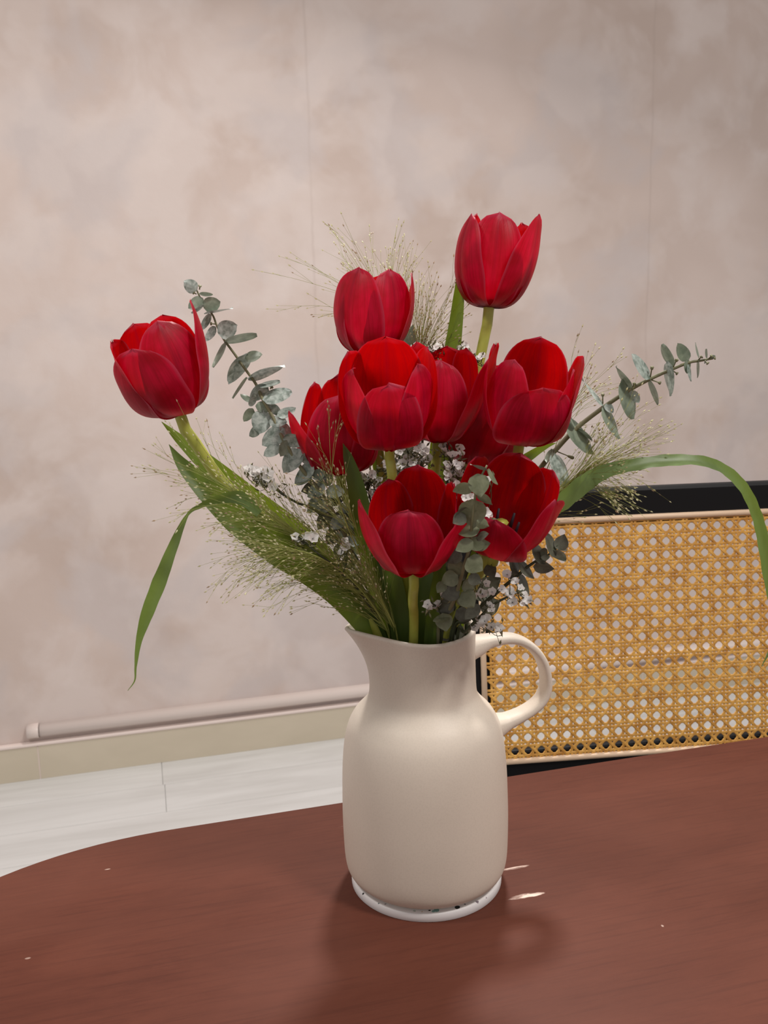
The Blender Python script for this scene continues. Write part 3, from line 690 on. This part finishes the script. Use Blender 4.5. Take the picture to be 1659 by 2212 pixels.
# ---- eucalyptus
def euc(label, stem, leaves, mats, seed, dref, buds=(), w0=.0008, twig=None, sc_=1.0, point=True):
    """leaves: (base x,y, tip x,y, apparent width px, [offset in depth]) in photograph pixels"""
    rd = random.Random(seed); sp = stem_path(stem, seed+90, 6)
    root = empty('eucalyptus_branch', sp[-1], label, 'eucalyptus', 'eucalyptus branches')
    bm = bmesh.new(); n = len(sp); tube(bm, sp, [w0*(.7+1.0*min(1, i/(n*.6))) for i in range(n)], 7); child('twig', bm, twig or Mtwig, root)
    for lf in leaves:
        bx, by, tx, ty, wp = lf[:5]; tx, ty, wp = bx+(tx-bx)*1.14*sc_, by+(ty-by)*1.14*sc_, wp*1.16*sc_
        # depth of the nearest part of the twig
        best = min(stem, key=lambda s_: (s_[0]-bx)**2+(s_[1]-by)**2); d0 = best[2]
        dd = rd.uniform(-.006, .006); B_ = at(bx, by, d0-.001); T_ = at(tx, ty, d0-.001+dd+(lf[5] if len(lf) > 5 else 0))
        ln = (T_-B_); L = ln.length; ln.normalize(); k = mpp(B_); view = (CAM-B_).normalized()
        side = ln.cross(view).normalized(); nr = side.cross(ln)
        if nr.dot(view) < 0: nr = -nr
        w_true = max(wp*k, L*rd.uniform(.62, .74)); ca = min(1, wp*k/w_true); a = math.acos(ca)*rd.choice((-1, 1))
        s3 = side*math.cos(a)+nr*math.sin(a); n3 = nr*math.cos(a)-side*math.sin(a)
        bm = bmesh.new(); NV, NU = 8, 6; G = []
        cup = rd.uniform(-.10, .14); tw = rd.uniform(-.12, .12)
        for j in range(NV+1):
            v = j/NV; wv = max(.03, (math.sin(math.pi*v**.76)**(.58+(.35*max(0, v-.45)/.55 if point else 0))) if v < 1 else .03)*w_true/2
            if j == 0: wv = .0005
            row = []
            for i in range(NU+1):
                u = 2*i/NU-1
                row.append(bm.verts.new(B_+ln*(L*v)+s3*(u*wv)+n3*(cup*L*(u*u*.5+(v-.5)**2*.9-.2)+tw*u*v*L*.5+.02*L*math.exp(-(u/.2)**2))))
            G.append(row)
        for j in range(NV):
            for i in range(NU): bm.faces.new((G[j][i], G[j][i+1], G[j+1][i+1], G[j+1][i]))
        child('leaf', bm, mats[rd.randrange(len(mats))], root)
    for (bx, by, tx, ty) in buds:
        best = min(stem, key=lambda s_: (s_[0]-bx)**2+(s_[1]-by)**2)
        bm = bmesh.new(); p, q = at(bx, by, best[2]), at(tx, ty, best[2]-.002)
        tube(bm, [p, p+(q-p)*.7, p+(q-p)*.75, p+(q-p)*.95, q], [.0005, .0004, .0010, .0014, .0006], 6); child('bud', bm, Mtwig, root)
    return root
def cr(x0, y0, s, L): return [(x0+a/s, y0+b/s, x0+c_/s, y0+d/s, w_/s, *r) for a, b, c_, d, w_, *r in L]
E1L = cr(200, 560, 3.318, [(750, 222, 665, 168, 85), (765, 250, 850, 255, 25), (792, 282, 700, 345, 76), (800, 330, 720, 380, 20), (795, 345, 902, 308, 98), (800, 390, 980, 355, 20), (848, 395, 780, 490, 44), (885, 485, 812, 575, 55),
    (900, 530, 1022, 480, 118), (940, 590, 1148, 545, 42), (962, 600, 880, 757, 34), (1102, 672, 985, 862, 100), (1092, 705, 1202, 688, 70), (1110, 850, 1342, 765, 64), (1108, 848, 1018, 980, 20), (1190, 910, 1326, 884, 30),
    (1250, 898, 1140, 1000, 90), (1218, 1005, 1402, 955, 84), (1140, 1020, 1070, 972, 36), (1140, 1052, 1150, 975, 45), (1168, 1050, 1282, 1066, 68), (1150, 1070, 1092, 1152, 58), (1325, 1130, 1442, 1075, 64), (1230, 1080, 1195, 1232, 128),
    (1266, 1160, 1378, 1166, 72), (1200, 1205, 1135, 1262, 60), (1378, 1215, 1235, 1320, 116), (1345, 1335, 1240, 1400, 76), (1366, 1290, 1510, 1306, 84), (1485, 1360, 1380, 1510, 120), (1490, 1432, 1630, 1415, 78), (1580, 1490, 1465, 1600, 95), (1580, 1560, 1660, 1525, 70),
    (1400, 1300, 1350, 1400, 70), (1340, 1180, 1420, 1250, 60), (1270, 1040, 1340, 1110, 60)])
E1L2 = cr(600, 740, 3.318, [(260, 870, 145, 990, 92), (245, 965, 365, 925, 72), (340, 1010, 228, 1095, 92), (345, 1062, 465, 1072, 84), (385, 1120, 305, 1210, 84), (430, 1180, 530, 1190, 66), (475, 1255, 385, 1320, 84), (460, 1300, 540, 1330, 60), (480, 1370, 410, 1420, 70), (490, 1400, 570, 1450, 70), (260, 1080, 330, 1150, 60)])
euc('blue-green eucalyptus branch reaching up beside the far left tulip', [(424, 625, .012), (438, 653, .012), (459, 680, .012), (468, 702, .01), (483, 732, .01), (507, 765, .01), (528, 795, .01), (550, 825, .008), (559, 843, .005), (570, 867, 0), (589, 900, -.004), (601, 928, -.008), (619, 961, -.012), (637, 991, -.014), (658, 1021, -.016), (690, 1060, -.016), (725, 1115, -.016), (760, 1190, -.014), (810, 1300, -.01), (845, 1400, 0)],
    E1L+E1L2, [Meuc, Meuc, Meuc2], 31, 0, point=False, buds= [(424, 635, 418, 632), (431, 625, 432, 617), (465, 700, 455, 699), (584, 840, 587, 836)])
E2L = cr(1150, 700, 3.259, [(1225, 238, 1228, 182, 14), (1222, 250, 1215, 275, 12), (1255, 235, 1285, 225, 20), (1170, 240, 1150, 143, 14), (1170, 250, 1163, 364, 20), (1094, 262, 1030, 150, 78, .004), (1092, 250, 1088, 338, 40), (1098, 285, 1117, 390, 24), (982, 300, 918, 163, 52), (948, 262, 968, 478, 64),
    (828, 385, 713, 232, 62), (832, 390, 878, 547, 38), (690, 450, 600, 317, 44), (640, 385, 705, 634, 86), (692, 468, 745, 542, 52), (500, 580, 360, 405, 34), (500, 580, 603, 780, 66), (520, 560, 560, 620, 50), (300, 722, 245, 640, 22), (235, 670, 405, 882, 92), (318, 728, 410, 812, 38), (150, 900, 240, 1125, 76), (145, 882, 108, 965, 42)])
euc('eucalyptus sprig reaching far right with paired edge-on leaves', [(1540, 774, -.01), (1512, 779, -.01), (1488, 783, -.01), (1450, 798, -.008), (1405, 818, -.006), (1362, 841, -.004), (1310, 875, -.002), (1245, 925, 0), (1200, 972, 0), (1168, 1010, 0), (1120, 1080, 0), (1060, 1190, 0), (990, 1310, 0), (955, 1400, 0)],
    E2L, [Meuc2, Meuc], 32, 0, point=False, w0=.0011, buds= [(1404, 818, 1409, 791), (1405, 820, 1428, 828), (1302, 872, 1302, 850), (1452, 797, 1463, 775), (1452, 800, 1464, 808), (1363, 842, 1371, 827), (1190, 970, 1240, 990), (1508, 778, 1516, 770), (1520, 777, 1530, 786), (1536, 775, 1545, 773), (1530, 776, 1538, 768)])
E3L = cr(900, 740, 3.318, [(505, 912, 405, 878, 24), (500, 915, 562, 1003, 30), (435, 940, 455, 1080, 125), (405, 1030, 285, 1055, 72), (440, 1078, 525, 1145, 52), (398, 1118, 402, 1290, 165), (430, 1280, 505, 1312, 66), (350, 1235, 275, 1285, 84), (452, 1335, 300, 1350, 84), (425, 1400, 498, 1372, 48), (405, 1425, 300, 1480, 84), (410, 1450, 508, 1440, 84), (380, 1190, 290, 1250, 60)]) + \
    cr(700, 1150, 3.072, [(900, 120, 830, 190, 90), (900, 190, 850, 270, 95), (950, 175, 1035, 240, 112), (890, 285, 800, 325, 92), (925, 325, 985, 370, 84), (900, 390, 795, 420, 84), (915, 395, 982, 480, 104), (860, 470, 765, 515, 84), (878, 515, 958, 575, 78), (830, 560, 742, 582, 42), (785, 535, 805, 636, 96), (960, 290, 1030, 330, 70), (880, 440, 960, 470, 60), (800, 330, 760, 390, 60), (960, 80, 1070, 70, 80), (1030, 480, 950, 560, 70)])
euc('grey-green eucalyptus sprig running down between the two front tulips', [(1052, 1005, -.100), (1034, 1040, -.100), (1026, 1075, -.099), (1020, 1120, -.096), (1018, 1150, -.091), (1012, 1190, -.084), (1000, 1230, -.075), (988, 1275, -.063), (972, 1315, -.049), (955, 1350, -.035), (945, 1400, -.020)],
    E3L, [Meuc4, Meuc4, Meuc3], 33, 0, sc_=1.06)
E4L = cr(1040, 1080, 5.53, [(925, 600, 985, 432, 150), (880, 570, 1012, 592, 40), (880, 670, 768, 425, 95), (840, 590, 992, 702, 95), (790, 640, 695, 620, 105), (760, 650, 770, 720, 90), (745, 770, 612, 525, 125), (620, 790, 842, 815, 130, -.004), (435, 735, 605, 915, 100), (440, 895, 335, 648, 105), (450, 890, 552, 1110, 85), (390, 930, 305, 860, 80), (60, 780, 150, 900, 140), (200, 680, 330, 720, 60)])
euc('small brownish eucalyptus sprig below the lower right tulip', [(1206, 1176, -.055), (1185, 1198, -.055), (1168, 1206, -.055), (1140, 1224, -.052), (1118, 1243, -.05), (1085, 1270, -.045), (1050, 1300, -.04), (1010, 1340, -.028), (975, 1400, -.015)],
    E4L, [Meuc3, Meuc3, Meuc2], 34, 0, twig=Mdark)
E5L = [(1020, 1290, 1075, 1255, 40), (1040, 1320, 1075, 1300, 34), (1000, 1300, 985, 1345, 38), (960, 1350, 1000, 1375, 30), (940, 1340, 925, 1375, 26), (1010, 1250, 975, 1215, 34), (1030, 1225, 1075, 1200, 36), (880, 1330, 860, 1370, 20), (1000, 1360, 960, 1380, 26), (985, 1240, 945, 1262, 38), (975, 1190, 945, 1215, 38)]
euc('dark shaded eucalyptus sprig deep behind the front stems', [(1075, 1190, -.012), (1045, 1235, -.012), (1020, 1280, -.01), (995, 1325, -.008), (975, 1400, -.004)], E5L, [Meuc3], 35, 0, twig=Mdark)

E6L = [(700, 1075, 668, 1102, 30), (705, 1080, 742, 1072, 30), (715, 1105, 690, 1140, 30), (722, 1110, 757, 1128, 26), (735, 1140, 708, 1172, 30), (738, 1145, 772, 1150, 28), (750, 1170, 726, 1200, 28), (755, 1175, 786, 1190, 28), (765, 1200, 742, 1228, 26), (775, 1212, 803, 1222, 26), (785, 1235, 764, 1262, 24), (690, 1050, 655, 1060, 26), (700, 1050, 712, 1020, 24)]
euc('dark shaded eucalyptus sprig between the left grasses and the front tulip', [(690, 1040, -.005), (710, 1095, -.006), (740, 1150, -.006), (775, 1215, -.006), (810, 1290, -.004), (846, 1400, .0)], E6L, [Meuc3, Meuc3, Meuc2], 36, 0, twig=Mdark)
# ---- papery white sea lavender
def flower_mesh(v):
    rd = random.Random(v); bm = bmesh.new(); c0 = bm.verts.new((0, 0, -.0008)); N_ = 15; R1, R2 = [], []
    for k in range(N_):
        a = 2*math.pi*k/N_; lobe = .72+.28*abs(math.cos(2.5*a)); j = rd.uniform(-.12, .12)
        R1.append(bm.verts.new((.00115*math.cos(a), .00115*math.sin(a), .0001)))
        R2.append(bm.verts.new((.0029*lobe*(1+j)*math.cos(a), .0029*lobe*(1+j)*math.sin(a), .0012+.0006*rd.uniform(-1, 1))))
    for k in range(N_):
        f = bm.faces.new((c0, R1[k], R1[(k+1) % N_])); bm.faces.new((R1[k], R2[k], R2[(k+1) % N_], R1[(k+1) % N_]))
    cx_ = bm.verts.new((0, 0, -.0048)); R3 = [bm.verts.new((.0010*math.cos(2*math.pi*k/5), .0010*math.sin(2*math.pi*k/5), -.0006)) for k in range(5)]
    for k in range(5): f = bm.faces.new((cx_, R3[(k+1) % 5], R3[k])); f.material_index = 1
    d0 = bm.verts.new((0, 0, .0012)); R4 = [bm.verts.new((.00026*math.cos(2*math.pi*k/4), .00026*math.sin(2*math.pi*k/4), -.0002)) for k in range(4)]
    for k in range(4): f = bm.faces.new((d0, R4[k], R4[(k+1) % 4])); f.material_index = 2
    me = bpy.data.meshes.new('flower'); bm.to_mesh(me); bm.free()
    for m_ in (Mwhite, Mcalyx, Mstamen): me.materials.append(m_)
    return me
FM = [flower_mesh(i) for i in range(5)]
def statice(label, stem, fl, seed, buds=1.0, size=1.0, extra=0):
    rd = random.Random(seed); sp = stem_path(stem, seed+130, 6)
    root = empty('sea_lavender_sprig', sp[-1], label, 'sea lavender', 'white sea lavender sprigs')
    bm = bmesh.new(); n = len(sp); tube(bm, sp, [.0005+.0007*min(1, i/(n*.6)) for i in range(n)], 6)
    bb_ = bmesh.new(); top = [(p, mpp(p)) for p in sp]
    L = list(fl) + [(x+rd.uniform(-24, 24), y+rd.uniform(-24, 24)) for x, y in fl for _ in range(1)][:extra]
    for (x, y) in L:
        best = min(stem[:-1], key=lambda s_: (s_[0]-x)**2+(s_[1]-y)**2); d = best[2]+rd.uniform(-.010, .004)
        P = at(x, y, d)
        view = (CAM-P).normalized(); dv = (view*rd.uniform(.5, 1.2)+_U*rd.uniform(.2, 1.1)+_R*rd.uniform(-.6, .6)).normalized()
        o = bpy.data.objects.new('flower', FM[rd.randrange(5)]); COL.objects.link(o); o.parent = root
        o.matrix_local = Matrix.Translation(P-root.location) @ dv.to_track_quat('Z', 'Y').to_matrix().to_4x4() @ Matrix.Rotation(rd.uniform(0, 6), 4, 'Z') @ Matrix.Scale(size*rd.uniform(.95, 1.35), 4)
        # branchlet from the stalk a bit lower down
        i = min(range(n), key=lambda q: (sp[q]-P).length); i = min(n-1, i+2)
        A_ = P-dv*.0045*size
        tube(bm, catmull([A_, A_-dv*.004+(sp[i]-A_)*.35, sp[i]], 3), [.00028]*7, 4, False)
        for q in range(int(4*buds)):
            b = A_ + Vector([rd.uniform(-1, 1) for _ in range(3)])*.0055; spindle(bb_, b, (dv+Vector([rd.uniform(-1, 1) for _ in range(3)])*.8), .0052, .0008, 4)
            tube(bm, [b, A_+(sp[i]-A_)*.25], [.0002, .0002], 3, False)
    child('stalk', bm, Mdark, root)
    tag(child('calyx_buds', bb_, Mcalyx, root, False), kind='stuff')
def cp(x0, y0, s, L): return [(x0+a/s, y0+b/s) for a, b in L]
statice('white sea lavender sprig spilling over the jug handle', [(1130, 1275, -.060), (1095, 1290, -.060), (1060, 1310, -.056), (1035, 1335, -.038), (1005, 1365, -.03), (985, 1400, -.018)],
    cp(700, 1150, 3.072, [(990, 420), (1010, 330), (1050, 410), (1115, 395), (1180, 380), (1235, 405), (1250, 465), (1270, 330), (1325, 420), (1358, 452), (1335, 472), (1100, 488), (1112, 522), (970, 520), (1025, 575), (1050, 608), (1085, 568), (995, 630), (1110, 628), (1152, 628), (1172, 648), (1300, 372), (1075, 340), (1215, 280), (1065, 590)]), 41, .4, 1.05)
statice('pair of white sea lavender florets low beside the front tulip stem', [(930, 1300, -.055), (950, 1320, -.045), (955, 1360, -.03), (950, 1400, -.018)],
    cp(700, 1150, 3.072, [(688, 478), (738, 492), (792, 425), (690, 505), (755, 480)]), 42, .5)
statice('white sea lavender sprig between the centre stems', [(880, 975, -.012), (890, 1010, -.012), (900, 1060, -.012), (905, 1150, -.01), (905, 1280, -.006), (905, 1400, -.002)],
    cp(600, 740, 3.318, [(830, 740), (850, 720), (980, 720), (1010, 740), (970, 860), (920, 830), (900, 960), (870, 940), (880, 760), (862, 795), (912, 742), (942, 900), (962, 922), (892, 868), (905, 905), (980, 940), (1040, 800), (1060, 778), (1028, 760), (1082, 832), (1050, 850), (1000, 780), (860, 900), (840, 850), (960, 830), (990, 870)]), 43, 1.3)
statice('white sea lavender sprig between the centre tulip and the grey-green eucalyptus', [(965, 960, -.01), (975, 1010, -.03), (985, 1060, -.035), (982, 1120, -.035), (970, 1220, -.025), (950, 1400, -.006)],
    cp(600, 740, 3.318, [(1192, 742), (1222, 800), (1252, 812), (1198, 775), (1300, 762), (1312, 802), (1232, 900), (1210, 880), (1252, 932), (1282, 942), (1302, 952), (1340, 940), (1262, 1010), (1284, 1022), (1242, 1062), (1272, 1082), (1302, 1112), (1242, 1132), (1230, 970), (1210, 940), (1320, 890), (1280, 870), (1250, 1170), (1270, 1200), (1400, 1392), (1432, 1402)]), 44, 1.2)
statice('small white sea lavender florets peeping beside the lower right tulip', [(1050, 1105, -.08), (1040, 1150, -.07), (1025, 1220, -.055), (1000, 1300, -.035), (968, 1400, -.014)],
    cp(600, 740, 3.318, [(1490, 1222), (1512, 990), (1502, 1245), (1380, 1110), (1350, 1112)]), 45, .4)
statice('sea lavender sprig with green buds left of the front tulip', [(790, 1030, -.02), (800, 1080, -.02), (815, 1160, -.02), (840, 1280, -.012), (860, 1400, -.006)],
    cp(600, 740, 3.318, [(652, 972), (672, 950), (622, 985), (722, 1030), (742, 1042), (700, 1122), (682, 1082), (660, 1000), (600, 960), (710, 1090), (770, 882), (792, 902), (780, 860), (730, 990), (640, 1020)]), 46, 2.2)
statice('white sea lavender head among grass left of the blue-green eucalyptus', [(565, 1020, -.02), (600, 1060, -.02), (640, 1085, -.02), (690, 1110, -.018), (750, 1200, -.012), (815, 1310, -.006), (848, 1400, 0)],
    cp(250, 940, 3.318, [(962, 262), (985, 282), (1010, 262), (1042, 262), (1070, 252), (1092, 272), (1062, 292), (1022, 312), (1080, 332), (1052, 352), (1112, 342), (1150, 382), (958, 244), (1000, 300), (1030, 285), (1090, 300), (1120, 370)]), 47, .5, 1.05)
statice('faint white sea lavender florets buried in the left grass', [(640, 1155, -.042), (680, 1190, -.042), (740, 1240, -.038), (800, 1310, -.025), (838, 1400, -.01)],
    cp(250, 940, 3.318, [(1290, 728), (1320, 742), (1302, 752), (1345, 765), (1392, 732), (1412, 742), (1640, 760), (1650, 800), (1620, 840)]), 48, .5)
statice('white sea lavender buds standing above the centre blooms', [(1035, 775, .03), (1020, 800, .03), (1000, 860, .028), (975, 980, .02), (945, 1200, .01), (920, 1400, 0)],
    cp(700, 440, 3.318, [(1002, 1032), (985, 1042), (1012, 1020), (1010, 1152), (1042, 1142), (1078, 1122), (1100, 1112), (1130, 1095), (1030, 1160), (1060, 1135), (1050, 1180)]), 49, 1.2, .85)
statice('short sea lavender tips just behind the centre tulip', [(935, 752, .02), (925, 790, .02), (915, 900, .018), (905, 1150, .008), (898, 1400, 0)],
    cp(700, 440, 3.318, [(800, 1032), (780, 1048), (650, 1020), (640, 1036), (820, 1020), (760, 1040), (700, 1035)]), 50, 1.5, .8)
# dark wiry stalks filling the jug mouth
def stalk(label, stem, seed, m=Mdark, r=.0014):
    sp = stem_path(stem, seed, 6); root = empty('stalk', sp[-1], label, 'stem', 'bare dark stalks')
    bm = bmesh.new(); tube(bm, sp, r, 7); child('stem', bm, m, root)
for i, (x, y, xm, d) in enumerate([(985, 1180, 990, .0), (1000, 1230, 1005, -.004), (960, 1200, 975, .006), (940, 1150, 950, .008), (870, 1150, 868, .01), (845, 1200, 850, -.006), (860, 1240, 862, -.01), (1010, 1260, 1015, .004), (970, 1230, 985, -.01), (830, 1180, 838, .006)]):
    stalk('bare dark stalk rising from the shaded jug mouth behind the front tulip', [(x, y, d), ((x+xm)/2, 1300, d), (xm, 1395, d)], 200+i)
